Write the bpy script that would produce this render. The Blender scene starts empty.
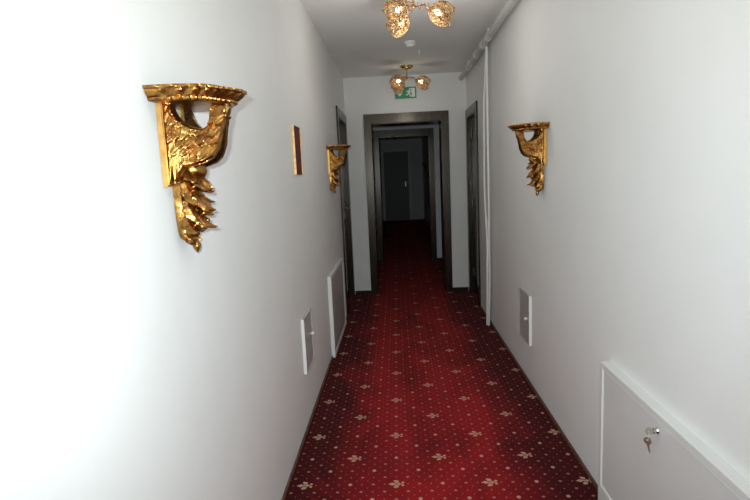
import bpy, bmesh, math, random
from mathutils import Vector, Matrix
random.seed(7)
PI = math.pi
S = bpy.context.scene
COL = S.collection
XL, XR, H, YE, Y2, YF = -0.563, 0.845, 2.55, 6.227, 8.5, 16.5
YB = -2.6

# ------------------------------------------------------------------ materials
class NT:
    """small helper that writes math-node expressions"""
    def __init__(s, name):
        s.m = bpy.data.materials.new(name); s.m.use_nodes = True
        s.t = s.m.node_tree; s.b = s.t.nodes['Principled BSDF']
    def node(s, typ, **kw):
        n = s.t.nodes.new(typ)
        for k, v in kw.items(): setattr(n, k, v)
        return n
    def link(s, a, b): s.t.links.new(a, b)
    def put(s, sock, v):
        if isinstance(v, (int, float)): sock.default_value = v
        else: s.link(v, sock)
    def math(s, op, a, b=0.0, c=0.0):
        n = s.node('ShaderNodeMath', operation=op)
        s.put(n.inputs[0], a); s.put(n.inputs[1], b); s.put(n.inputs[2], c)
        return n.outputs[0]
    def coord(s):
        return s.node('ShaderNodeTexCoord').outputs['Object']
    def noise(s, scale, detail=4, rough=.5, vec=None, dist=0.0):
        n = s.node('ShaderNodeTexNoise'); n.inputs['Scale'].default_value = scale
        n.inputs['Detail'].default_value = detail; n.inputs['Roughness'].default_value = rough
        n.inputs['Distortion'].default_value = dist
        s.link(vec if vec is not None else s.coord(), n.inputs['Vector'])
        return n.outputs['Fac']
    def ramp(s, fac, stops):
        n = s.node('ShaderNodeValToRGB'); cr = n.color_ramp
        while len(cr.elements) < len(stops): cr.elements.new(.5)
        for e, (p, c) in zip(cr.elements, stops):
            e.position = p; e.color = (*c, 1)
        s.link(fac, n.inputs['Fac']); return n.outputs['Color']
    def mix(s, fac, a, b):
        n = s.node('ShaderNodeMix', data_type='RGBA')
        s.put(n.inputs[0], fac)
        for i, v in ((6, a), (7, b)):
            if isinstance(v, tuple): n.inputs[i].default_value = (*v, 1)
            else: s.link(v, n.inputs[i])
        return n.outputs[2]
    def bump(s, hgt, strength=.2, dist=.01):
        n = s.node('ShaderNodeBump'); n.inputs['Strength'].default_value = strength
        n.inputs['Distance'].default_value = dist; s.link(hgt, n.inputs['Height'])
        s.link(n.outputs[0], s.b.inputs['Normal'])
    def set(s, **kw):
        for k, v in kw.items():
            i = s.b.inputs[k.replace('_', ' ')]
            if isinstance(v, tuple): i.default_value = (*v, 1)
            elif isinstance(v, (int, float)): i.default_value = v
            else: s.link(v, i)
        return s

def simple(name, col, rough=.5, metal=0.0, vary=.06, scale=30, bump=0.0, **kw):
    n = NT(name)
    f = n.noise(scale, 4)
    a = tuple(c*(1-vary) for c in col); b = tuple(min(1, c*(1+vary)) for c in col)
    n.set(Base_Color=n.ramp(f, [(.3, a), (.7, b)]), Roughness=rough, Metallic=metal, **kw)
    if bump: n.bump(f, bump, .004)
    return n.m

def mat_wall(name, col, rough=.55):
    n = NT(name)
    f = n.noise(2.2, 5, .6)
    g = n.noise(140, 2)
    n.set(Base_Color=n.ramp(f, [(.3, tuple(c*.965 for c in col)), (.7, col)]), Roughness=rough)
    n.b.inputs['Specular IOR Level'].default_value = .3
    n.bump(n.math('ADD', n.math('MULTIPLY', f, .8), n.math('MULTIPLY', g, .12)), .18, .01)
    return n.m

def mat_carpet():
    n = NT('red_carpet')
    sep = n.node('ShaderNodeSeparateXYZ'); n.link(n.coord(), sep.inputs[0])
    X, Y = sep.outputs[0], sep.outputs[1]
    DX, DY = .05375, .05725
    u = n.math('DIVIDE', n.math('ADD', X, .052), DX)
    v = n.math('DIVIDE', n.math('SUBTRACT', Y, 2.255), DY)
    def wrap(a, off, per):            # signed offset to the nearest lattice line
        return n.math('WRAP', n.math('SUBTRACT', a, off), per/2, -per/2)
    def ell(du, dv, ru, rv, cu=0., cv=0., power=2):
        a = n.math('ABSOLUTE', n.math('DIVIDE', n.math('SUBTRACT', du, cu), ru))
        b = n.math('ABSOLUTE', n.math('DIVIDE', n.math('SUBTRACT', dv, cv), rv))
        if power == 1: r = n.math('ADD', a, b)
        else: r = n.math('ADD', n.math('MULTIPLY', a, a), n.math('MULTIPLY', b, b))
        return n.math('LESS_THAN', r, 1.0)
    def union(*l):
        r = l[0]
        for x in l[1:]: r = n.math('MAXIMUM', r, x)
        return r
    # specks everywhere on the half grid, medium dots on the diamond grid
    speck = ell(wrap(u, .5, 1), wrap(v, .5, 1), .05, .055)
    specko = ell(wrap(u, 0, 2), wrap(v, 1, 2), .07, .075)
    specko2 = ell(wrap(u, 1, 2), wrap(v, 0, 2), .07, .075)
    med = union(ell(wrap(u, 0, 2), wrap(v, 0, 2), .17, .135, power=1), ell(wrap(u, 1, 2), wrap(v, 1, 2), .17, .135, power=1))
    big = union(ell(wrap(u, 0, 4), wrap(v, 0, 4), .17, .18), ell(wrap(u, 2, 4), wrap(v, 2, 4), .17, .18))
    def fleur(ou, ov):
        a, b = wrap(u, ou, 8), wrap(v, ov, 8)
        return a, b, union(
            ell(a, b, .38, .20, -.34, 0, 1),          # pointed middle petal, pointing left
            ell(a, b, .19, .18, .02, .33), ell(a, b, .19, .18, .02, -.33),
            ell(a, b, .12, .10, -.12, .44), ell(a, b, .12, .10, -.12, -.44),
            ell(a, b, .32, .08, .18, 0),
            ell(a, b, .08, .20, .24, 0),
            ell(a, b, .13, .13, .56, .18), ell(a, b, .13, .13, .56, -.18))
    a1, b1, f1 = fleur(0, 0); a2, b2, f2 = fleur(4, 4)
    clear = union(ell(a1, b1, .95, .95), ell(a2, b2, .95, .95))
    keep = n.math('SUBTRACT', 1.0, clear)
    fl = union(f1, f2)
    dots = n.math('MULTIPLY', med, keep); bigs = n.math('MULTIPLY', big, keep)
    specks = n.math('MULTIPLY', union(speck, specko, specko2), keep)
    # pile: velvety dark and bright patches from brushing and walking
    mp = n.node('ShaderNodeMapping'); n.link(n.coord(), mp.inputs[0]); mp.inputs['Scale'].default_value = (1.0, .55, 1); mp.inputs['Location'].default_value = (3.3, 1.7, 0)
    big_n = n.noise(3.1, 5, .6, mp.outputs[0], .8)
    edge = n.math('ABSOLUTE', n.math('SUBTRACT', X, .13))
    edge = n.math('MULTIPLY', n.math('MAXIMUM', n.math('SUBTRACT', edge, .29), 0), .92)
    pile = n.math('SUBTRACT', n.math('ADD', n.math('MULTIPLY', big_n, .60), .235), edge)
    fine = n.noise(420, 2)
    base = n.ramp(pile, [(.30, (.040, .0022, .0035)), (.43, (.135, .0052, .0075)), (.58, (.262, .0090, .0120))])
    cream = n.ramp(n.noise(260, 2), [(.3, (.40, .23, .16)), (.7, (.72, .47, .34))])
    c = n.mix(n.math('MULTIPLY', specks, .36), base, cream)
    c = n.mix(n.math('MULTIPLY', dots, .46), c, cream)
    c = n.mix(n.math('MULTIPLY', bigs, .66), c, cream)
    c = n.mix(n.math('MULTIPLY', fl, .78), c, cream)
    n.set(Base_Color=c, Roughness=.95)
    n.b.inputs['Specular IOR Level'].default_value = .1
    n.b.inputs['Sheen Weight'].default_value = .12
    n.b.inputs['Sheen Tint'].default_value = (.8, .2, .2, 1)
    n.bump(fine, .5, .003)
    return n.m

def mat_wood():
    n = NT('dark_wood')
    mp = n.node('ShaderNodeMapping'); n.link(n.coord(), mp.inputs[0]); mp.inputs['Scale'].default_value = (60, 60, 2.5)
    f = n.noise(1.0, 6, .65, mp.outputs[0], .6)
    n.set(Base_Color=n.ramp(f, [(.3, (.012, .0085, .006)), (.7, (.030, .022, .016))]), Roughness=.25)
    n.b.inputs['Specular IOR Level'].default_value = .52
    n.b.inputs['Specular Tint'].default_value = (1.0, .88, .76, 1)
    return n.m

def mat_gold(name='gilt', a=(.10, .036, .010), b=(.48, .240, .066), metal=1.0, lo=.20, hi=.42, bump=.6):
    n = NT(name)
    f = n.noise(38, 5, .65); g = n.noise(120, 3, .6); w = n.noise(14, 4, .6)
    c = n.ramp(f, [(.28, a), (.55, b), (.8, tuple(min(1, x*1.12) for x in b))])
    wear = n.ramp(w, [(.60, (0, 0, 0)), (.72, (1, 1, 1))])
    c = n.mix(n.math('MULTIPLY', wear, .35), c, (.20, .075, .02))
    n.set(Base_Color=c, Metallic=metal)
    rr = n.node('ShaderNodeMapRange'); n.link(g, rr.inputs[0]); rr.inputs[3].default_value = lo; rr.inputs[4].default_value = hi
    n.link(rr.outputs[0], n.b.inputs['Roughness'])
    n.bump(n.math('ADD', f, n.math('MULTIPLY', g, .5)), bump, .003)
    return n.m

def mat_emit(name, col, strength):
    n = NT(name); f = n.noise(10)
    n.set(Base_Color=n.ramp(f, [(0, col), (1, col)]), Emission_Color=col, Emission_Strength=strength)
    return n.m

M = {}
M['wall'] = mat_wall('white_wall_paint', (.815, .815, .81))
M['ceiling'] = mat_wall('ceiling_paint', (.84, .835, .815), .7)
M['carpet'] = mat_carpet()
M['wood'] = mat_wood()
M['trimwood'] = simple('brown_strip', (.13, .062, .042), .5, vary=.3)
M['gold'] = mat_gold()
M['gold_smooth'] = mat_gold('gilt_plain', (.50, .26, .07), (.68, .40, .13), 1.0, .30, .42, .08)
M['frame_gold'] = mat_gold('frame_gilt', (.52, .29, .10), (.78, .50, .22), .6, .3, .45, .1)
M['brass'] = simple('brass', (.55, .42, .16), .25, 1.0)
M['copper'] = simple('copper_wire', (.45, .20, .12), .3, 1.0)
M['red_mat'] = simple('dark_red_velvet', (.10, .006, .012), .9, vary=.2, scale=60)
M['frame_dark'] = simple('dark_brown_frame', (.05, .022, .015), .5, vary=.2)
M['panel'] = simple('grey_white_enamel', (.70, .70, .69), .38, vary=.03, scale=4)
M['hatchdark'] = simple('darker_grey_enamel', (.45, .445, .44), .30, vary=.03, scale=4)
M['hatchdoor'] = simple('grey_enamel', (.68, .685, .68), .35, vary=.03, scale=4)
M['white_plastic'] = simple('white_plastic', (.82, .82, .80), .4, vary=.02)
M['pipe'] = simple('pale_grey_pipe', (.55, .55, .53), .5, vary=.05)
M['chrome'] = simple('chrome', (.75, .75, .75), .12, 1.0, vary=.02)
M['steel'] = simple('dull_steel', (.20, .19, .18), .45, 1.0, vary=.05)
M['key'] = simple('nickel_key', (.62, .58, .50), .35, 1.0, vary=.08)
M['green'] = simple('exit_green', (.008, .20, .085), .35, vary=.03, Emission_Color=(.008, .25, .10), Emission_Strength=.10)
M['sign_white'] = simple('sign_white', (.85, .88, .85), .4, vary=.02)
M['far_door'] = simple('grey_door_paint', (.17, .17, .175), .45, vary=.05)
M['black'] = simple('black_hole', (.01, .01, .01), .5)
M['bulb'] = mat_emit('lit_bulb', (1.0, .80, .48), 9)
n_ = NT('amber_bead'); f_ = n_.noise(75, 1)
n_.set(Base_Color=n_.ramp(f_, [(.38, (.36, .14, .05)), (.5, (.85, .52, .22)), (.62, (1.0, .76, .46))]), Roughness=.18)
n_.b.inputs['Transmission Weight'].default_value = .35
n_.b.inputs['Metallic'].default_value = .25
M['bead'] = n_.m

# ------------------------------------------------------------------ mesh helpers
class MB:
    def __init__(s): s.bm = bmesh.new()
    def box(s, x0, x1, y0, y1, z0, z1, bev=0.0):
        r = bmesh.ops.create_cube(s.bm, size=1)
        vs = r['verts']
        for v in vs:
            v.co = Vector((x0 + (v.co.x+.5)*(x1-x0), y0 + (v.co.y+.5)*(y1-y0), z0 + (v.co.z+.5)*(z1-z0)))
        if bev:
            es = list({e for v in vs for e in v.link_edges})
            bmesh.ops.bevel(s.bm, geom=es, offset=bev, segments=2, affect='EDGES')
        return s
    def lathe(s, prof, center=(0, 0, 0), axis=(0, 0, 1), seg=24):
        ax = Vector(axis).normalized(); q = Vector((0, 0, 1)).rotation_difference(ax); c = Vector(center)
        rings = []
        for r, z in prof:
            rings.append([s.bm.verts.new(c + q @ Vector((max(r, 1e-5)*math.cos(2*PI*k/seg), max(r, 1e-5)*math.sin(2*PI*k/seg), z))) for k in range(seg)])
        for a, b in zip(rings, rings[1:]):
            for k in range(seg):
                s.bm.faces.new((a[k], a[(k+1) % seg], b[(k+1) % seg], b[k]))
        s.bm.faces.new(list(reversed(rings[0]))); s.bm.faces.new(rings[-1])
        return s
    def tube(s, pts, rad, seg=10, cap=True):
        pts = [Vector(p) for p in pts]; n = len(pts)
        rs = rad if isinstance(rad, (list, tuple)) else [rad]*n
        t0 = (pts[1]-pts[0]).normalized()
        up = Vector((0, 0, 1)) if abs(t0.z) < .9 else Vector((0, 1, 0))
        nrm = (up - t0*up.dot(t0)).normalized(); rings = []
        for i, p in enumerate(pts):
            t = (pts[min(i+1, n-1)] - pts[max(i-1, 0)]).normalized()
            nrm = (nrm - t*nrm.dot(t)).normalized(); b = t.cross(nrm)
            rings.append([s.bm.verts.new(p + rs[i]*(math.cos(2*PI*k/seg)*nrm + math.sin(2*PI*k/seg)*b)) for k in range(seg)])
        for a, b in zip(rings, rings[1:]):
            for k in range(seg):
                s.bm.faces.new((a[k], a[(k+1) % seg], b[(k+1) % seg], b[k]))
        if cap:
            s.bm.faces.new(list(reversed(rings[0]))); s.bm.faces.new(rings[-1])
        return s
    def ball(s, c, r, sub=1, sc=(1, 1, 1)):
        m = Matrix.Translation(c) @ Matrix.Diagonal((*[r*k for k in sc], 1))
        bmesh.ops.create_icosphere(s.bm, subdivisions=sub, radius=1, matrix=m); return s
    def prism(s, pts, axis, a, b):
        """2D polygon extruded along axis 'x','y','z' from a to b"""
        def P(p, t): return {'x': (t, p[0], p[1]), 'y': (p[0], t, p[1]), 'z': (p[0], p[1], t)}[axis]
        A = [s.bm.verts.new(P(p, a)) for p in pts]; B = [s.bm.verts.new(P(p, b)) for p in pts]
        s.bm.faces.new(A); s.bm.faces.new(list(reversed(B)))
        for i in range(len(pts)):
            j = (i+1) % len(pts); s.bm.faces.new((A[j], A[i], B[i], B[j]))
        return s
    def sheet(s, fn, nu, nv, thick):
        """closed slab: fn(u,v)->(point, normal offset vector)"""
        A = [[None]*(nv+1) for _ in range(nu+1)]; B = [[None]*(nv+1) for _ in range(nu+1)]
        for i in range(nu+1):
            for j in range(nv+1):
                p, q = fn(i/nu, j/nv)
                A[i][j] = s.bm.verts.new(p); B[i][j] = s.bm.verts.new(q)
        for i in range(nu):
            for j in range(nv):
                s.bm.faces.new((A[i][j], A[i+1][j], A[i+1][j+1], A[i][j+1]))
                s.bm.faces.new((B[i][j+1], B[i+1][j+1], B[i+1][j], B[i][j]))
        for i in range(nu):
            s.bm.faces.new((A[i+1][0], A[i][0], B[i][0], B[i+1][0]))
            s.bm.faces.new((A[i][nv], A[i+1][nv], B[i+1][nv], B[i][nv]))
        for j in range(nv):
            s.bm.faces.new((A[0][j], A[0][j+1], B[0][j+1], B[0][j]))
            s.bm.faces.new((A[nu][j+1], A[nu][j], B[nu][j], B[nu][j+1]))
        return s
    def build(s, name, mat, parent=None, smooth=False, label=None):
        bmesh.ops.recalc_face_normals(s.bm, faces=s.bm.faces)
        me = bpy.data.meshes.new(name); s.bm.to_mesh(me); s.bm.free()
        me.materials.append(M[mat])
        if smooth:
            for p in me.polygons: p.use_smooth = True
            try: me.set_sharp_from_angle(angle=math.radians(50))
            except Exception: pass
        o = bpy.data.objects.new(name, me); COL.objects.link(o)
        if parent is not None: o.parent = parent
        if label: o['label'] = label
        return o

def tag(o, label=None, cat=None, group=None, kind=None):
    for k, v in (('label', label), ('category', cat), ('group', group), ('kind', kind)):
        if v: o[k] = v
    return o
def empty(name, loc, rz=0.0):
    o = bpy.data.objects.new(name, None); COL.objects.link(o); o.location = loc; o.rotation_euler = (0, 0, rz)
    o.empty_display_size = .05
    return o
def struct(o, label, cat): return tag(o, label, cat, kind='structure')
def copy_tree(o, parent=None):
    c = o.copy(); COL.objects.link(c); c.parent = parent
    for ch in list(o.children): copy_tree(ch, c)
    return c

# ------------------------------------------------------------------ setting
struct(MB().box(XL-.15, XR+.15, YB, YF+.15, -.1, 0).build('floor', 'carpet'), 'deep red carpet with small dots and fleur-de-lis along the corridor', 'floor')
struct(MB().box(XL-.15, XR+.15, YB, YF+.15, H, H+.1).build('ceiling', 'ceiling'), 'pale grey painted corridor ceiling', 'ceiling')
DL = (5.35, 6.13); DR = (5.50, 6.14); DH = 2.035
b = MB()
b.box(XL-.15, XL, YB, DL[0], 0, H).box(XL-.15, XL, DL[1], YF, 0, H).box(XL-.15, XL, DL[0], DL[1], DH, H)
struct(b.build('wall_left', 'wall'), 'white left corridor wall carrying two gilt brackets and red picture', 'wall')
b = MB()
b.box(XR, XR+.15, YB, DR[0], 0, H).box(XR, XR+.15, DR[1], YF, 0, H).box(XR, XR+.15, DR[0], DR[1], DH, H)
struct(b.build('wall_right', 'wall'), 'white right corridor wall carrying pipe and one large gilt bracket', 'wall')
def cross_wall(name, y, t, x0, x1, label):
    b = MB()
    b.box(XL, x0, y, y+t, 0, H).box(x1, XR, y, y+t, 0, H).box(x0, x1, y, y+t, DH, H)
    return struct(b.build(name, 'wall'), label, 'wall')
O1 = (-.280, .566); O2 = (-.266, .556)
cross_wall('wall_end', YE, .38, *O1, 'white wall around the first open doorway, under the exit sign')
cross_wall('wall_inner', Y2, .30, *O2, 'white wall around the second open doorway, deeper in the corridor')
struct(MB().box(XL, XR, YF, YF+.15, 0, H).build('wall_far', 'wall'), 'dim wall around the closed door at the far end', 'wall')
struct(MB().box(XL, XR, YB-.15, YB, 0, H).build('wall_back', 'wall'), 'white corridor wall behind the viewpoint', 'wall')

def portal(name, y, t, x0, x1, label):
    """dark wooden lining and casing of an open doorway across the corridor"""
    b = MB(); w = .070; p = .016; j = .008
    for (ya, yb) in ((y-p, y), (y+t, y+t+p)):
        b.box(x0-w, x0+j, ya, yb, 0, DH+.096, .004); b.box(x1-j, x1+w, ya, yb, 0, DH+.096, .004)
        b.box(x0+j, x1-j, ya, yb, DH-j, DH+.096, .004)
    b.box(x0, x0+j, y, y+t, 0, DH); b.box(x1-j, x1, y, y+t, 0, DH); b.box(x0+j, x1-j, y, y+t, DH-j, DH)
    # rebate stop
    b.box(x0+j, x0+j+.006, y+.05, y+t, 0, DH-j); b.box(x1-j-.006, x1-j, y+.05, y+t, 0, DH-j)
    b.box(x0+j+.006, x1-j-.006, y+.05, y+t, DH-j-.006, DH-j)
    return struct(b.build(name, 'wood'), label, 'door frame')
portal('trim_1', YE, .38, *O1, 'dark wooden frame of the nearer open doorway')
portal('trim_2', Y2, .30, *O2, 'dark wooden frame of the second doorway seen through the first')

# skirting
def skirt(name, parts, mat, label):
    b = MB()
    for p in parts: b.box(*p, bev=.003)
    struct(b.build(name, mat), label, 'baseboard')
skirt('baseboard_left', [(XL, XL+.010, YB, 3.985, 0, .022), (XL, XL+.010, 4.965, DL[0]-.088, 0, .022), (XL, XL+.010, YE+.38, Y2, 0, .04), (XL, XL+.010, Y2+.30, YF, 0, .04)], 'trimwood', 'thin brown strip along the foot of the left wall')
skirt('baseboard_right', [(XR-.010, XR, YB, .93, 0, .022), (XR-.010, XR, 2.12, DR[0]-.088, 0, .022), (XR-.010, XR, YE+.38, Y2, 0, .04), (XR-.010, XR, Y2+.30, YF, 0, .04)], 'trimwood', 'thin brown strip along the foot of the right wall')
skirt('baseboard_end', [(XL+.02, O1[0]-.070, YE-.012, YE, 0, .045), (O1[1]+.070, XR-.02, YE-.012, YE, 0, .045)], 'wood', 'dark skirting either side of the first open doorway')
skirt('baseboard_inner', [(XL+.012, O2[0]-.070, Y2-.012, Y2, 0, .045), (O2[1]+.070, XR-.012, Y2-.012, Y2, 0, .045)], 'wood', 'dark skirting either side of the second doorway')

# side doors (local frame: X out of the wall, Y along it)
def lever(parent, at, d, mirror=1):
    b = MB()
    b.box(at[0], at[0]+.007, at[1]-.02, at[1]+.02, at[2]-.10, at[2]+.09, .003)
    b.tube([(at[0]+.005, at[1], at[2]+.03), (at[0]+.05, at[1], at[2]+.03)], .009)
    b.tube([(at[0]+.048, at[1], at[2]+.03), (at[0]+.052, at[1]+mirror*.05, at[2]+.032), (at[0]+.048, at[1]+mirror*.115, at[2]+.028)], .009)
    return b.build('door_handle', 'steel', parent, True, 'metal lever handle on long plate')
def side_door(name, x, sgn, span, label, hinge_near):
    t = empty(name, (x, (span[0]+span[1])/2, 0), 0 if sgn > 0 else PI)
    hw = (span[1]-span[0])/2; w = .088; p = .016; j = .012
    b = MB()
    b.box(-.15, p, -hw, -hw+j, 0, DH); b.box(-.15, p, hw-j, hw, 0, DH); b.box(-.15, p, -hw+j, hw-j, DH-j, DH)
    b.box(0, p, -hw-w, -hw, 0, DH+w, .004); b.box(0, p, hw, hw+w-.001, 0, DH+w, .004); b.box(0, p, -hw, hw, DH, DH+w, .004)
    b.build('door_frame', 'wood', t)
    leaf = MB().box(-.085, -.045, -hw+j+.003, hw-j-.003, .006, DH-j-.003, .003)
    lf = leaf.build('door_leaf', 'wood', t)
    # raised panels of the leaf
    pn = MB()
    pn.box(-.046, -.039, -hw+.11, hw-.11, .18, .86, .005); pn.box(-.046, -.039, -hw+.11, hw-.11, 1.02, 1.90, .005)
    pn.build('raised_panel', 'wood', lf, label='raised panels of the dark door')
    hs = (-1 if hinge_near else 1)*sgn
    for z in (.25, 1.06, 1.85):
        MB().tube([(-.035, hs*(hw-j-.004), z-.045), (-.035, hs*(hw-j-.004), z+.045)], .008).build('hinge', 'steel', t, True, 'small metal hinge')
    lever(lf, (-.046, -hs*(hw-.075), 1.04), 1, hs)
    return struct(t, label, 'door')
side_door('door_1', XL, 1, DL, 'dark wooden door in the left wall beyond the small gilt bracket', True)
side_door('door_2', XR, -1, DR, 'dark wooden door in the right wall beyond the white conduits', False)

# far closed door
t = empty('door_3', (.03, YF, 0))
b = MB(); b.box(-.46, -.39, -.03, 0, 0, 2.20, .004).box(.37, .44, -.03, 0, 0, 2.20, .004).box(-.39, .37, -.03, 0, 2.13, 2.20, .004)
b.build('door_frame', 'panel', t, label='pale grey door frame')
lf = MB().box(-.388, .368, -.022, 0, .01, 2.128, .002).build('door_leaf', 'far_door', t)
b = MB(); b.box(.262, .288, -.03, -.022, 1.05, 1.20, .003); b.tube([(.275, -.03, 1.15), (.275, -.075, 1.15)], .011); b.tube([(.275, -.072, 1.15), (.15, -.07, 1.15)], .011)
b.build('door_handle', 'key', lf, True, 'bright metal lever handle')
struct(t, 'grey closed door with lever handle at the far dark end', 'door')

# ------------------------------------------------------------------ gilt wall brackets
def interp(tab, x):
    if x <= tab[0][0]: return tab[0][1]
    for (a, fa), (b_, fb) in zip(tab, tab[1:]):
        if x <= b_:
            k = (x-a)/(b_-a); return fa + (fb-fa)*k
    return tab[-1][1]
TOP = [(.014, -.030), (.031, -.031), (.035, -.048), (.043, -.066), (.055, -.079), (.074, -.090), (.096, -.094), (.107, -.086), (.114, -.068), (.117, -.046), (.120, -.032), (.17, -.032)]
BOT = [(.014, -.228), (.030, -.222), (.036, -.206), (.050, -.188), (.075, -.182), (.095, -.176), (.114, -.163), (.126, -.142), (.135, -.105), (.144, -.070), (.154, -.045)]
rng = random.Random(3)
FE = []
for k in range(6):                                   # long primaries hanging down at the back
    FE.append((.021+.0095*k+rng.uniform(-.001, .001), -.085-.012*k, rng.uniform(-.07, .03), -1, .142-.016*k, rng.uniform(.0065, .0085), .003))
row = 0; z = -.034
while z > -.19:
    d = .024 + (row % 2)*.012
    while d < .158:
        a = -.25-.95*(d/.17) + rng.uniform(-.30, .30)
        L_ = .042 + rng.uniform(-.008, .014)
        nn = math.hypot(a, 1)
        FE.append((d+rng.uniform(-.004, .004), z+rng.uniform(-.005, .005), a/nn, -1/nn, L_, .0145+rng.uniform(-.004, .003), rng.uniform(-.001, .003)))
        d += .023
    z -= .023; row += 1
def fh(d, z):
    best = 0
    for fd, fz, ax, az, L_, w, lift in FE:
        px, pz = d-fd, z-fz
        t = px*ax+pz*az
        if t < 0 or t > L_: continue
        s_ = px*az-pz*ax
        ww = w*math.sqrt(max(0, 1-((t/L_-.45)/.56)**2))
        if abs(s_) >= ww: continue
        h = lift + .0015 + .0125*(t/L_)*math.sqrt(1-(s_/ww)**2) - .0016*math.exp(-(s_/.0018)**2)
        if h > best: best = h
    return best
def leaf(b, base, dirv, outv, L_, W, curl, lobes=3, thick=.004):
    """acanthus leaf: lobed blade with a midrib, its tip rolling towards outv"""
    base, D, N = Vector(base), Vector(dirv).normalized(), Vector(outv).normalized()
    N = (N - D*N.dot(D)).normalized(); T = D.cross(N)
    def fn(u, v):
        x = (v-.5)*2
        w = W*(math.sin(PI*min(1, .12+u*.88))**.7)*(1-.28*abs(math.sin(u*PI*lobes)))*(1 if u < .98 else .2)
        ang = curl*u*u
        r = L_/max(abs(curl), .01)
        p = base + D*(L_*u*math.cos(ang*.5)) + N*(L_*u*math.sin(ang*.5)*.9)
        p = p + T*(w*x) + N*(-.35*w*(x*x) + .0022*math.exp(-(x/.25)**2))
        q = p - N*thick
        return p, q
    b.sheet(fn, 14, 8, thick)
    return b
def gilt_bracket():
    t = empty('wall_bracket', (0, 0, 0))
    # serpentine moulded shelf
    b = MB(); NP = 132
    ZS = .84; lev = [(0, .955), (-.0015, .985), (-.004, 1.0), (-.009, 1.0), (-.0115, .965), (-.016, .955), (-.022, .925), (-.0275, .885), (-.030, .862), (-.033, .872), (-.037, .866), (-.040, .84)]
    rings = []
    for li, (zz, sc) in enumerate(lev):
        ring = []
        for i in range(NP+1):
            ph = -PI/2 + PI*i/NP
            c, s_ = math.cos(ph), math.sin(ph)
            d = .186*(abs(c)**.62); w = .137*math.copysign(abs(s_)**.85, s_)
            scal = 1 + .045*math.cos(6*ph)*(.4+.6*c)
            rip = 0
            if li in (2, 3): rip = .020*math.sin(44*ph)
            if li in (5, 6, 7): rip = .018*math.sin(30*ph+.6*li)
            if li in (9, 10): rip = .022*math.sin(52*ph)
            k = sc*scal + rip
            dd = max(0, d*k); zw = zz + (.0012*math.sin(40*ph) if li in (2, 3, 9) else 0)
            if i in (0, NP): dd = 0
            ring.append(b.bm.verts.new((dd, w*(sc+rip), zw*ZS)))
        rings.append(ring)
    for a, c in zip(rings, rings[1:]):
        for i in range(NP): b.bm.faces.new((a[i], a[i+1], c[i+1], c[i]))
        b.bm.faces.new((a[NP], a[0], c[0], c[NP]))
    b.bm.faces.new(rings[0]); b.bm.faces.new(list(reversed(rings[-1])))
    b.build('shelf', 'gold', t, True, 'scalloped moulded shelf with beaded rim')
    # wings
    for sd in (-1, 1):
        b = MB()
        def fn(u, v, sd=sd):
            d = .014 + .140*u; zt, zb = interp(TOP, d), interp(BOT, d)
            zz = zt + (zb-zt)*v
            wc = .070 - .058*u + .008*math.sin(PI*u)
            ed = min(1, min(v, 1-v)*abs(zt-zb)/.006, min(u, 1-u)*.140/.005)
            return Vector((d, sd*(wc + fh(d, zz)*max(.15, ed)), zz)), Vector((d, sd*(wc-.015), zz))
        b.sheet(fn, 110, 90, .01)
        w_ = b.build('wing', 'gold', t, True, 'carved wing of overlapping feathers')
        pts = []
        for k in range(26):
            a = -PI*.2 - k*2*PI*1.35/25; r = .017 - .011*k/25
            pts.append((.134 + r*math.cos(a), sd*.014, -.050 + r*math.sin(a)))
        MB().tube(pts, [.0065-.003*k/25 for k in range(26)], 8).build('scroll', 'gold', w_, True)
        b = MB()
        b.prism([(0, -.030), (.016, -.030), (.017, -.222), (.014, -.230), (0, -.233)], 'y', sd*.060, sd*.083)
        bmesh.ops.bevel(b.bm, geom=list(b.bm.edges), offset=.0025, segments=2, affect='EDGES')
        b.build('back_rail', 'gold_smooth', t, True, 'plain gilt rail against the wall')
    # carved breast between the wings, running down into the tail
    spine = [(.152, -.040, .018), (.150, -.065, .022), (.143, -.095, .027), (.128, -.128, .031), (.106, -.160, .034), (.082, -.188, .034), (.060, -.212, .030), (.046, -.238, .025)]
    b = MB(); pts = []; rr = []
    spine = [(p-.040, q*.92-.004, r*.25) for p, q, r in spine]
    for (a0, a1) in zip(spine, spine[1:]):
        for k in range(6):
            f = k/6; pts.append((a0[0]+(a1[0]-a0[0])*f, 0, a0[1]+(a1[1]-a0[1])*f)); rr.append((a0[2]+(a1[2]-a0[2])*f)*(1+.05*math.sin(len(pts)*1.9)))
    b.tube(pts, rr, 20)
    for v in b.bm.verts: v.co.y *= 1.25
    b.build('breast', 'gold', t, True, 'carved breast between the wings')
    # tail: plain tapering board against the wall
    b = MB(); prof = [(-.175, .024, .018), (-.205, .030, .026), (-.232, .032, .028), (-.262, .028, .024), (-.290, .029, .028), (-.318, .026, .024), (-.345, .022, .020), (-.362, .014, .012)]
    rings = []
    for zz, hw, dp in prof:
        rings.append([b.bm.verts.new(p) for p in ((0, -hw, zz), (dp*.8, -hw, zz), (dp*1.25, -hw*.5, zz), (dp*1.4, 0, zz), (dp*1.25, hw*.5, zz), (dp*.8, hw, zz), (0, hw, zz))])
    for a, c in zip(rings, rings[1:]):
        for i in range(7): b.bm.faces.new((a[i], a[(i+1) % 7], c[(i+1) % 7], c[i]))
    b.bm.faces.new(rings[0]); b.bm.faces.new(list(reversed(rings[-1])))
    b.build('tail', 'gold', t, True, 'plain gilt tail board under the wings')
    b = MB().ball((.046, 0, -.192), .034, 3, (1.0, 1.0, .85))
    for v in b.bm.verts: v.co += v.co.normalized()*.0025*math.sin(v.co.z*420+v.co.y*160)
    b.build('haunch', 'gold', t, True, 'rounded haunch below the wings')
    # acanthus leaves
    LV = []
    r4 = random.Random(11)
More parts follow.
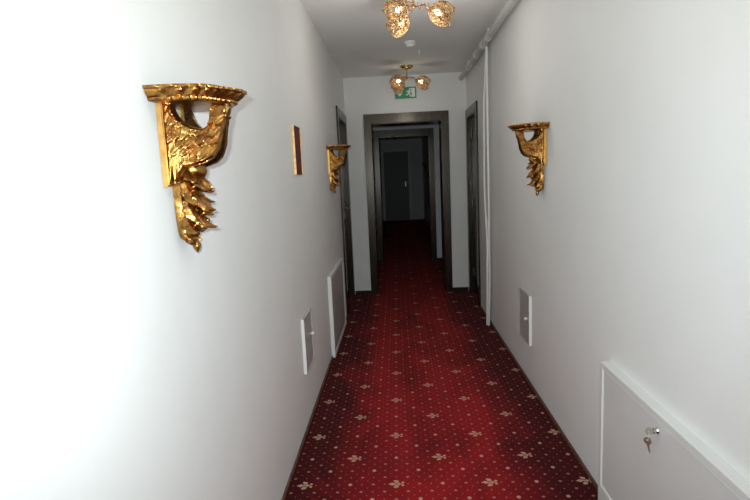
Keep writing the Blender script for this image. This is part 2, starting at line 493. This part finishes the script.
    for lv, (zz, dd, ww, LL, WW, out) in enumerate(((-.172, .034, .030, .066, .022, .42), (-.198, .040, .022, .070, .023, .75), (-.222, .034, .034, .066, .021, .45), (-.244, .042, .018, .070, .022, .70), (-.268, .032, .032, .064, .020, .50), (-.290, .036, .016, .066, .019, .55), (-.312, .026, .026, .050, .018, .38))):
        for sd in (-1, 1):
            j = r4.uniform(-.10, .10)
            LV.append(((dd, sd*ww, zz), (out+j, sd*(.18+j), -.85), (.75, sd*(-.35 if lv % 2 else .75), .35), LL*r4.uniform(.85, 1.12), WW, r4.uniform(-.2, .75)))
    for zz in (-.205, -.252, -.296):
        LV.append(((.046, .004, zz), (.55, .05, -.85), (.85, -.1, .4), .066, .022, .6))
    for a in LV:
        leaf(MB(), *a, thick=.006).build('leaf', 'gold', t, True)
    # berries and knots among the leaves
    b = MB(); r2 = random.Random(5)
    for k in range(17):
        zz = -.195 - .0098*k
        b.ball((.044 + r2.uniform(-.006, .020), r2.uniform(-.030, .030), zz), r2.uniform(.006, .0095), 2, (1, 1.1, .8))
    b.build('berries', 'gold', t, True, 'knobbly berries among the leaves')
    # hanging flower at the foot
    b = MB()
    for k in range(7):
        a = 2*PI*k/7 + .2
        c, s_ = math.cos(a), math.sin(a)
        leaf(b, (.022, .006*c, -.350+.006*s_), (.18, c, s_), (1, -.2*c, -.2*s_), .036, .0155, .9, 2, .007)
    b.ball((.036, 0, -.352), .013, 2)
    b.ball((.014, 0, -.350), .023, 2, (.9, 1.1, 1.1))
    fl = b.build('flower', 'gold', t, True, 'carved blossom at the foot')
    MB().lathe([(.004, .0), (.010, -.010), (.0105, -.018), (.006, -.028), (.001, -.034)], (.034, .008, -.372), (0, 0, 1), 12).build('bud', 'gold', fl, True)
    return t
br = gilt_bracket()
spots = [(XL, 1.335, 1.651, 0, 'large gilt winged bracket on the left wall, nearest of all'),
         (XR, 3.07, 1.672, PI, 'gilt winged bracket alone on the right wall opposite the red picture'),
         (XL, 4.50, 1.690, 0, 'small gilt winged bracket beside the dark door on the left wall'),
         (XR, 13.1, 1.672, PI, 'dim gilt bracket seen through both open doorways near the far end')]
for i, (x, y, z, rz, lab) in enumerate(spots):
    o = br if i == 0 else copy_tree(br)
    o.location = (x, y, z); o.rotation_euler = (0, 0, rz)
    tag(o, lab, 'wall bracket', 'gilt wall brackets along the corridor')

# ------------------------------------------------------------------ red picture
t = tag(empty('picture_frame', (XL, 3.022, 1.585)), 'small dark red picture in a thin gold frame on the left wall', 'picture')
hy, hz, dp, fw = .102, .136, .014, .005
for s_ in (-1, 1):
    b = MB(); ya, yb = sorted((s_*hy, s_*(hy-fw))); b.box(0, dp, ya, yb, -hz, hz, .0015); b.build('side_rail', 'frame_gold', t, label='gold upright rail')
    b = MB(); za, zb = sorted((s_*hz, s_*(hz-fw))); b.box(0, dp-.001, -hy+fw, hy-fw, za, zb, .0015); b.build('cross_rail', 'frame_dark', t, label='dark brown rail')
MB().box(.001, .009, -hy+fw, hy-fw, -hz+fw, hz-fw).build('backing', 'red_mat', t, label='plain dark red backing')

# ------------------------------------------------------------------ wall hatches
def hatch(name, loc, rz, wy, z0, z1, dep, rail, label, brail=None, knob=None, cat='access panel', lit_line=True, dm='hatchdoor', fm='panel', lit_m='panel'):
    t = tag(empty(name, loc, rz), label, cat)
    brail = brail or rail
    near = 1 if abs(rz) > 1 else -1            # upright facing the flash, painted whiter on some hatches to look lit
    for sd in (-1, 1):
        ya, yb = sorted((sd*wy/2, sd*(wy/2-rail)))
        MB().box(0, dep, ya, yb, z0, z1, .001).build('upright', lit_m if sd == near else fm, t)
    MB().box(0, dep-.0005, -wy/2+rail, wy/2-rail, z1-rail, z1, .001).build('top_rail', fm, t)
    MB().box(0, dep-.0005, -wy/2+rail, wy/2-rail, z0, z0+brail, .001).build('bottom_rail', fm, t)
    g = .004
    lf = MB().box(.002, dep-.005, -wy/2+rail+g, wy/2-rail-g, z0+brail+g, z1-rail-g, .0015).build('door', dm, t, label='flat grey hatch door')
    if lit_line:  # white strips painting in the bright lit edge around the door
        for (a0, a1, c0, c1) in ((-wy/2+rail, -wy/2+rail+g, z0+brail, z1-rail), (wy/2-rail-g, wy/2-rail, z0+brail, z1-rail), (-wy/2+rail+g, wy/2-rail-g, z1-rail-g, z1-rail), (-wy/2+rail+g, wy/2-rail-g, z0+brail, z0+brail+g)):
            MB().box(.001, dep-.002, a0, a1, c0, c1).build('edge_highlight', 'white_plastic', t, label='thin white painted highlight around the hatch door')
    if knob:
        MB().lathe([(.005, 0), (.005, .008), (.010, .010), (.010, .020), (.006, .023)], (dep-.006, knob[0], knob[1]), (1, 0, 0), 16).build('knob', 'white_plastic', lf, True, 'small white knob')
    return t
hatch('access_hatch', (XL, 2.965, 0), 0, .27, .32, .64, .017, .004, 'small square white hatch with knob low on the left wall', knob=(.085, .495), lit_line=False, dm='hatchdark', fm='hatchdark', lit_m='white_plastic')
hatch('access_hatch', (XR, 3.475, 0), PI, .29, .275, .61, .017, .004, 'small square white hatch low on the right wall below the bracket', knob=(.085, .445), lit_line=False, dm='hatchdark', fm='hatchdark', lit_m='white_plastic')
hatch('access_hatch', (XL, 4.475, 0), 0, .96, 0, .655, .027, .03, 'wide white framed hatch standing on the floor before the left door', dm='hatchdark', fm='panel', lit_m='white_plastic', lit_line=False)
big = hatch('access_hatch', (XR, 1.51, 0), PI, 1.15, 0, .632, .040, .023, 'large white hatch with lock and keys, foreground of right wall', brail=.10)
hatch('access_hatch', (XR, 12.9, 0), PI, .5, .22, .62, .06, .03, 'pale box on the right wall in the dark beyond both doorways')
# lock of the big hatch (local X points into the corridor; local Y is reversed)
ly, lz = 1.51-1.615, .572
lk = MB().lathe([(.011, 0), (.011, .004), (.009, .006), (.009, .014), (.006, .015)], (.034, ly, lz), (1, 0, 0), 20).build('lock', 'chrome', big, True, 'round chrome cam lock')
MB().box(.0485, .0495, ly-.001, ly+.001, lz-.005, lz+.005).build('keyway', 'black', lk)

def key_mesh(b, org, along, side, L_=.030):
    """flat key: toothed blade plus rounded bow with a hole, along -> blade direction"""
    o, A, Sd = Vector(org), Vector(along).normalized(), Vector(side).normalized()
    Nn = A.cross(Sd)
    def slab(pts, th=.0011):
        up = [b.bm.verts.new(o + A*p[0] + Sd*p[1] + Nn*th) for p in pts]; lo = [b.bm.verts.new(o + A*p[0] + Sd*p[1] - Nn*th) for p in pts]
        b.bm.faces.new(up); b.bm.faces.new(list(reversed(lo)))
        for i in range(len(pts)):
            j = (i+1) % len(pts); b.bm.faces.new((up[j], up[i], lo[i], lo[j]))
    slab([(0, -.0035), (.006, -.0035), (.008, -.002), (.011, -.0035), (.014, -.0015), (.018, -.003), (.021, -.001), (L_, -.0008), (L_, .0025), (0, .0035)])
    n = 20; R, r = .0115, .0035
    for k in range(n):
        a0, a1 = 2*PI*k/n, 2*PI*(k+1)/n
        def pt(rad, a, c): return (c + rad*math.cos(a)*1.05, rad*math.sin(a))
        slab([pt(R, a0, -.010), pt(R, a1, -.010), pt(r, a1, -.014), pt(r, a0, -.014)])
    return b
# the key in the lock, its bow standing out from the panel, and the spare hanging from a ring
kt = tag(empty('key_bunch', (XR-.052, 1.615, lz)), 'nickel key in the lock of the large hatch, spare dangling from it', 'keys')
key_mesh(MB(), (0, 0, 0), (1, 0, 0), (0, .25, 1), .010).build('key', 'key', kt)
rp = [(-.014, -.003+.011*math.cos(2*PI*k/24), -.015+.011*math.sin(2*PI*k/24)) for k in range(25)]
MB().tube(rp, .0009, 6, False).build('ring', 'key', kt, True)
key_mesh(MB(), (-.014, -.002, -.043), (.12, -.12, -1), (.8, -.55, 0), .028).build('key', 'key', kt)

# ------------------------------------------------------------------ pipes on the right wall
t = empty('ceiling_pipe', (.785, 0, 2.482)); tag(t, 'fat pale pipe running under the ceiling along the right wall', 'pipe')
MB().tube([(0, YB, 0), (0, 2, 0), (0, YE-.01, 0)], .0265, 24).build('pipe', 'pipe', t, True)
for y, r, l in ((4.38, .030, .045), (4.66, .033, .028), (5.03, .033, .028), (5.42, .031, .028)):
    b = MB().lathe([(.026, -l), (r, -l+.003), (r, -l+.010), (r-.004, -l+.013), (r-.004, l-.013), (r, l-.010), (r, l-.003), (.026, l)], (0, y, 0), (0, 1, 0), 24)
    b.build('collar', 'pipe', t, True, 'raised push-fit collar')
for y in (1.0, 3.0, 4.42, 5.6):
    b = MB(); b.box(-.006, .006, y-.008, y+.008, .024, H-2.482); b.lathe([(.026, -.008), (.030, -.008), (.030, .008), (.026, .008)], (0, y, 0), (0, 1, 0), 24)
    b.build('clamp', 'white_plastic', t, True)
# two slim conduits dropping to the floor
def spline(pts, n=10):
    P = [Vector(p) for p in pts]; out = []
    for i in range(len(P)-1):
        p0, p1, p2, p3 = P[max(i-1, 0)], P[i], P[i+1], P[min(i+2, len(P)-1)]
        for k in range(n):
            s_ = k/n
            out.append(.5*((2*p1) + (p2-p0)*s_ + (2*p0-5*p1+4*p2-p3)*s_*s_ + (3*p1-p0-3*p2+p3)*s_**3))
    return out + [P[-1]]
xc = .805
A_ = [(xc, 4.655, 2.455), (xc, 4.69, 2.30), (xc, 4.79, 2.04), (xc, 4.82, 1.70), (xc, 4.835, 1.25), (xc, 4.735, .80), (xc-.006, 4.71, .535), (xc-.006, 4.765, .0)]
B_ = [(xc, 4.625, 2.455), (xc, 4.625, 2.30), (xc, 4.63, 2.02), (xc, 4.632, 1.70), (xc, 4.628, 1.25), (xc, 4.637, .81), (xc+.006, 4.667, .53), (xc+.006, 4.742, .0)]
tag(MB().tube(spline(A_), .0095, 10).build('conduit', 'white_plastic', None, True), 'slim white conduit bowing away towards the right door', 'conduit', 'pair of white conduits on the right wall')
tag(MB().tube(spline(B_), .0095, 10).build('conduit', 'white_plastic', None, True), 'slim straighter white conduit on the right wall, nearer of the pair', 'conduit', 'pair of white conduits on the right wall')

# ------------------------------------------------------------------ ceiling lamps
def shade_mesh(b, axis_q, c, seed):
    r3 = random.Random(seed)
    prof = [(0, .020), (.012, .036), (.035, .056), (.065, .066), (.095, .066), (.118, .058), (.134, .048)]
    rows = 13
    for j in range(rows):
        tt = j/(rows-1)*.134; rad = interp(prof, tt)
        n = max(9, int(2*PI*rad/.0150))
        for k in range(n):
            a = 2*PI*(k+.5*(j % 2))/n + r3.uniform(-.1, .1)
            lobe = 1 + .09*math.cos(3*a) * (tt/.134)
            tz = tt + .012*math.cos(3*a) * max(0, tt/.134-.35)
            p = Vector((rad*lobe*math.cos(a), rad*lobe*math.sin(a), tz))
            b.ball(c + axis_q @ p, r3.uniform(.0052, .0084), 1)
    return b
def shade_wires(b, q, c, seed):
    prof = [(0, .016), (.012, .032), (.035, .052), (.065, .061), (.095, .061), (.118, .053), (.134, .043)]
    for k in range(9):
        a = 2*PI*k/9
        b.tube([c + q @ Vector((r*math.cos(a), r*math.sin(a), tz)) for tz, r in prof], .0010, 5)
    for tz in (.035, .08, .12):
        r = interp(prof, tz); b.tube([c + q @ Vector((r*math.cos(2*PI*k/20), r*math.sin(2*PI*k/20), tz)) for k in range(21)], .0010, 5, False)
    return b
def pendant():
    t = empty('ceiling_lamp', (0, 0, 0))
    MB().lathe([(.02, -.034), (.045, -.030), (.068, -.014), (.072, -.004), (.072, 0)], (0, 0, 0), (0, 0, 1), 32).build('canopy', 'brass', t, True, 'round brass ceiling plate')
    MB().lathe([(.003, -.135), (.012, -.130), (.014, -.118), (.007, -.105), (.006, -.06), (.010, -.04), (.010, -.03)], (0, 0, 0), (0, 0, 1), 16).build('stem', 'brass', t, True)
    for i, ang in enumerate((-7, -127, 122)):
        a = math.radians(ang); R = Vector((math.cos(a), math.sin(a), 0)); Tn = Vector((-math.sin(a), math.cos(a), 0))
        pts = []
        for k in range(24):
            f = k/23; pts.append(R*(.008+.092*f) + Tn*(.022*math.sin(f*2*PI)) + Vector((0, 0, -.122 + .018*math.sin(f*PI) - .030*f)))
        arm = MB().tube(pts, .004, 8)
        # loose copper curl around the arm
        arm.tube([R*(.02+.075*k/40) + Tn*(.020*math.cos(k*.55)) + Vector((0, 0, -.122-.010*k/40 + .020*math.sin(k*.55))) for k in range(41)], .0013, 5)
        ar = arm.build('arm', 'copper', t, True, 'curling copper arm')
        ax = (R*1.0 + Vector((0, 0, -.34))).normalized()
        dn = Vector((0, 0, -1)); dn = (dn - ax*dn.dot(ax)).normalized()
        q = Matrix((dn, ax.cross(dn), ax)).transposed(); c = R*.10 + Vector((0, 0, -.153))
        MB().lathe([(.010, -.012), (.016, -.006), (.017, .018), (.013, .024)], c, ax, 16).build('socket', 'copper', ar, True)
        sh = shade_mesh(MB(), q, c, i+2).build('lamp_shade', 'bead', t, True, 'cup of amber glass beads')
        shade_wires(MB(), q, c, i).build('wire_cage', 'brass', sh, True)
        MB().lathe([(.007, .022), (.010, .030), (.015, .044), (.017, .056), (.014, .068), (.007, .076), (.002, .078)], c, ax, 16).build('bulb', 'bulb', t, True, 'lit warm bulb')
    return t
lamp = pendant()
for i, (x, y, lab) in enumerate(((.147, 3.35, 'lit beaded three-arm ceiling lamp nearest, at the top edge'), (.158, 5.73, 'lit beaded ceiling lamp hanging in front of the green exit sign'))):
    o = lamp if i == 0 else copy_tree(lamp)
    o.location = (x, y, H); tag(o, lab, 'ceiling lamp', 'beaded ceiling lamps')
# the unlit one beyond the doorways
lp = copy_tree(lamp); lp.location = (.10, 13.0, H); tag(lp, 'dark unlit ceiling lamp far beyond both doorways', 'ceiling lamp', 'beaded ceiling lamps')
for ch in lp.children:
    if ch.name.startswith('bulb'):
        ch.data = ch.data.copy(); ch.data.materials[0] = M['white_plastic']; ch['label'] = 'unlit bulb'

# ------------------------------------------------------------------ exit sign, detector
t = empty('exit_sign', (.150, YE, 2.350)); tag(t, 'green emergency exit sign with arrow and running figure above the doorway', 'sign')
sw, sh_ = .122, .062
MB().box(-sw, sw, -.022, 0, -sh_, sh_, .003).build('panel', 'green', t)
y0, y1 = -.0245, -.0215
b = MB(); b.prism([(-.074, .045), (-.060, .045), (-.060, -.012), (-.038, .012), (-.038, -.008), (-.067, -.040), (-.096, -.008), (-.096, .012), (-.074, -.012)], 'y', y0, y1)
b.build('arrow', 'sign_white', t, label='white arrow pointing down')
b = MB(); b.prism([(.062, .050), (.108, .050), (.108, -.050), (.062, -.050), (.062, -.030), (.070, -.030), (.070, .028), (.062, .028)], 'y', y0, y1)
b.build('doorway_symbol', 'sign_white', t, label='white doorway symbol')
b = MB()
b.lathe([(.010, 0), (.010, .003)], (.048, y1, .040), (0, -1, 0), 16)
b.prism([(.030, .026), (.056, .026), (.062, .012), (.074, .006), (.072, -.002), (.056, .004), (.053, .010), (.047, -.006), (.058, -.022), (.053, -.047), (.043, -.047), (.046, -.026), (.034, -.014), (.022, -.030), (.002, -.030), (.002, -.021), (.018, -.020), (.027, .004), (.034, .016), (.024, .014), (.014, .002), (.007, .007), (.018, .022)], 'y', y0, y1)
b.build('running_figure', 'sign_white', t, label='white running figure')
t = empty('smoke_detector', (.165, 4.72, H)); tag(t, 'small white smoke detector on the ceiling between the two lamps', 'smoke detector')
MB().lathe([(.040, -.020), (.048, -.014), (.050, 0)], (0, 0, 0), (0, 0, 1), 32).build('base', 'white_plastic', t, True)
MB().lathe([(.018, -.042), (.030, -.038), (.036, -.028), (.036, -.019)], (0, 0, 0), (0, 0, 1), 32).build('sensor_head', 'white_plastic', t, True)
MB().box(.036, .046, -.006, .006, -.030, -.012, .002).build('clip', 'white_plastic', t)
t = tag(MB().lathe([(.003, -.035), (.006, -.030), (.004, -.012), (.008, 0)], (.262, 5.06, H), (0, 0, 1), 12).build('ceiling_hook', 'white_plastic', None, True), 'tiny white hook on the ceiling behind the smoke detector', 'hook')

# ------------------------------------------------------------------ camera and light
F, yaw, pit, rol, hc = 522.64, -.0454280, .1412628, -.0449172, 1.42435
cy, sy = math.cos(yaw), math.sin(yaw)
f = Vector((sy*math.cos(pit), cy*math.cos(pit), -math.sin(pit)))
r = Vector((cy, -sy, 0)); u = r.cross(f)
r2 = math.cos(rol)*r + math.sin(rol)*u; u2 = -math.sin(rol)*r + math.cos(rol)*u
cam = bpy.data.cameras.new('camera'); co = bpy.data.objects.new('camera', cam); COL.objects.link(co)
co.matrix_world = Matrix(((r2.x, u2.x, -f.x, 0), (r2.y, u2.y, -f.y, 0), (r2.z, u2.z, -f.z, hc), (0, 0, 0, 1)))
cam.sensor_width = 36; cam.lens = F*36/750; cam.clip_start = .02; cam.clip_end = 60
S.camera = co

FL = Vector((0, 0, hc)) - r2*.045 + u2*.045
def spot(name, loc, power, col, size, direction, angle):
    l = bpy.data.lights.new(name, 'SPOT'); l.shadow_soft_size = size; l.energy = power; l.color = col
    l.spot_size = math.radians(angle); l.spot_blend = 1.0
    o = bpy.data.objects.new(name, l); COL.objects.link(o); o.location = loc
    o.rotation_euler = Vector(direction).to_track_quat('-Z', 'Y').to_euler()
spot('flash', FL, 145, (.86, .975, 1.0), .012, f, 112)
for x, y, e in ((.147, -1.41, 6), (.147, .97, 7), (.147, 3.35, 5.5), (.158, 5.73, 1.4)):          # the row of hall lamps
    l = bpy.data.lights.new('hall_lamp', 'POINT'); l.energy = e; l.color = (1.0, .97, .88); l.shadow_soft_size = .10
    o = bpy.data.objects.new('hall_lamp', l); COL.objects.link(o); o.location = (x, y, 2.20 if y < 5 else 2.08)
w = bpy.data.worlds.new('world'); S.world = w; w.use_nodes = True
w.node_tree.nodes['Background'].inputs[0].default_value = (.5, .5, .5, 1); w.node_tree.nodes['Background'].inputs[1].default_value = .0

S.view_settings.view_transform = 'Standard'; S.view_settings.look = 'None'
S.view_settings.exposure = 0.0; S.view_settings.gamma = 1.0; S.view_settings.use_curve_mapping = False
S.cycles.max_bounces = 14; S.cycles.diffuse_bounces = 10; S.cycles.glossy_bounces = 6
S.cycles.caustics_reflective = False; S.cycles.caustics_refractive = False
S.cycles.sample_clamp_indirect = 6.0
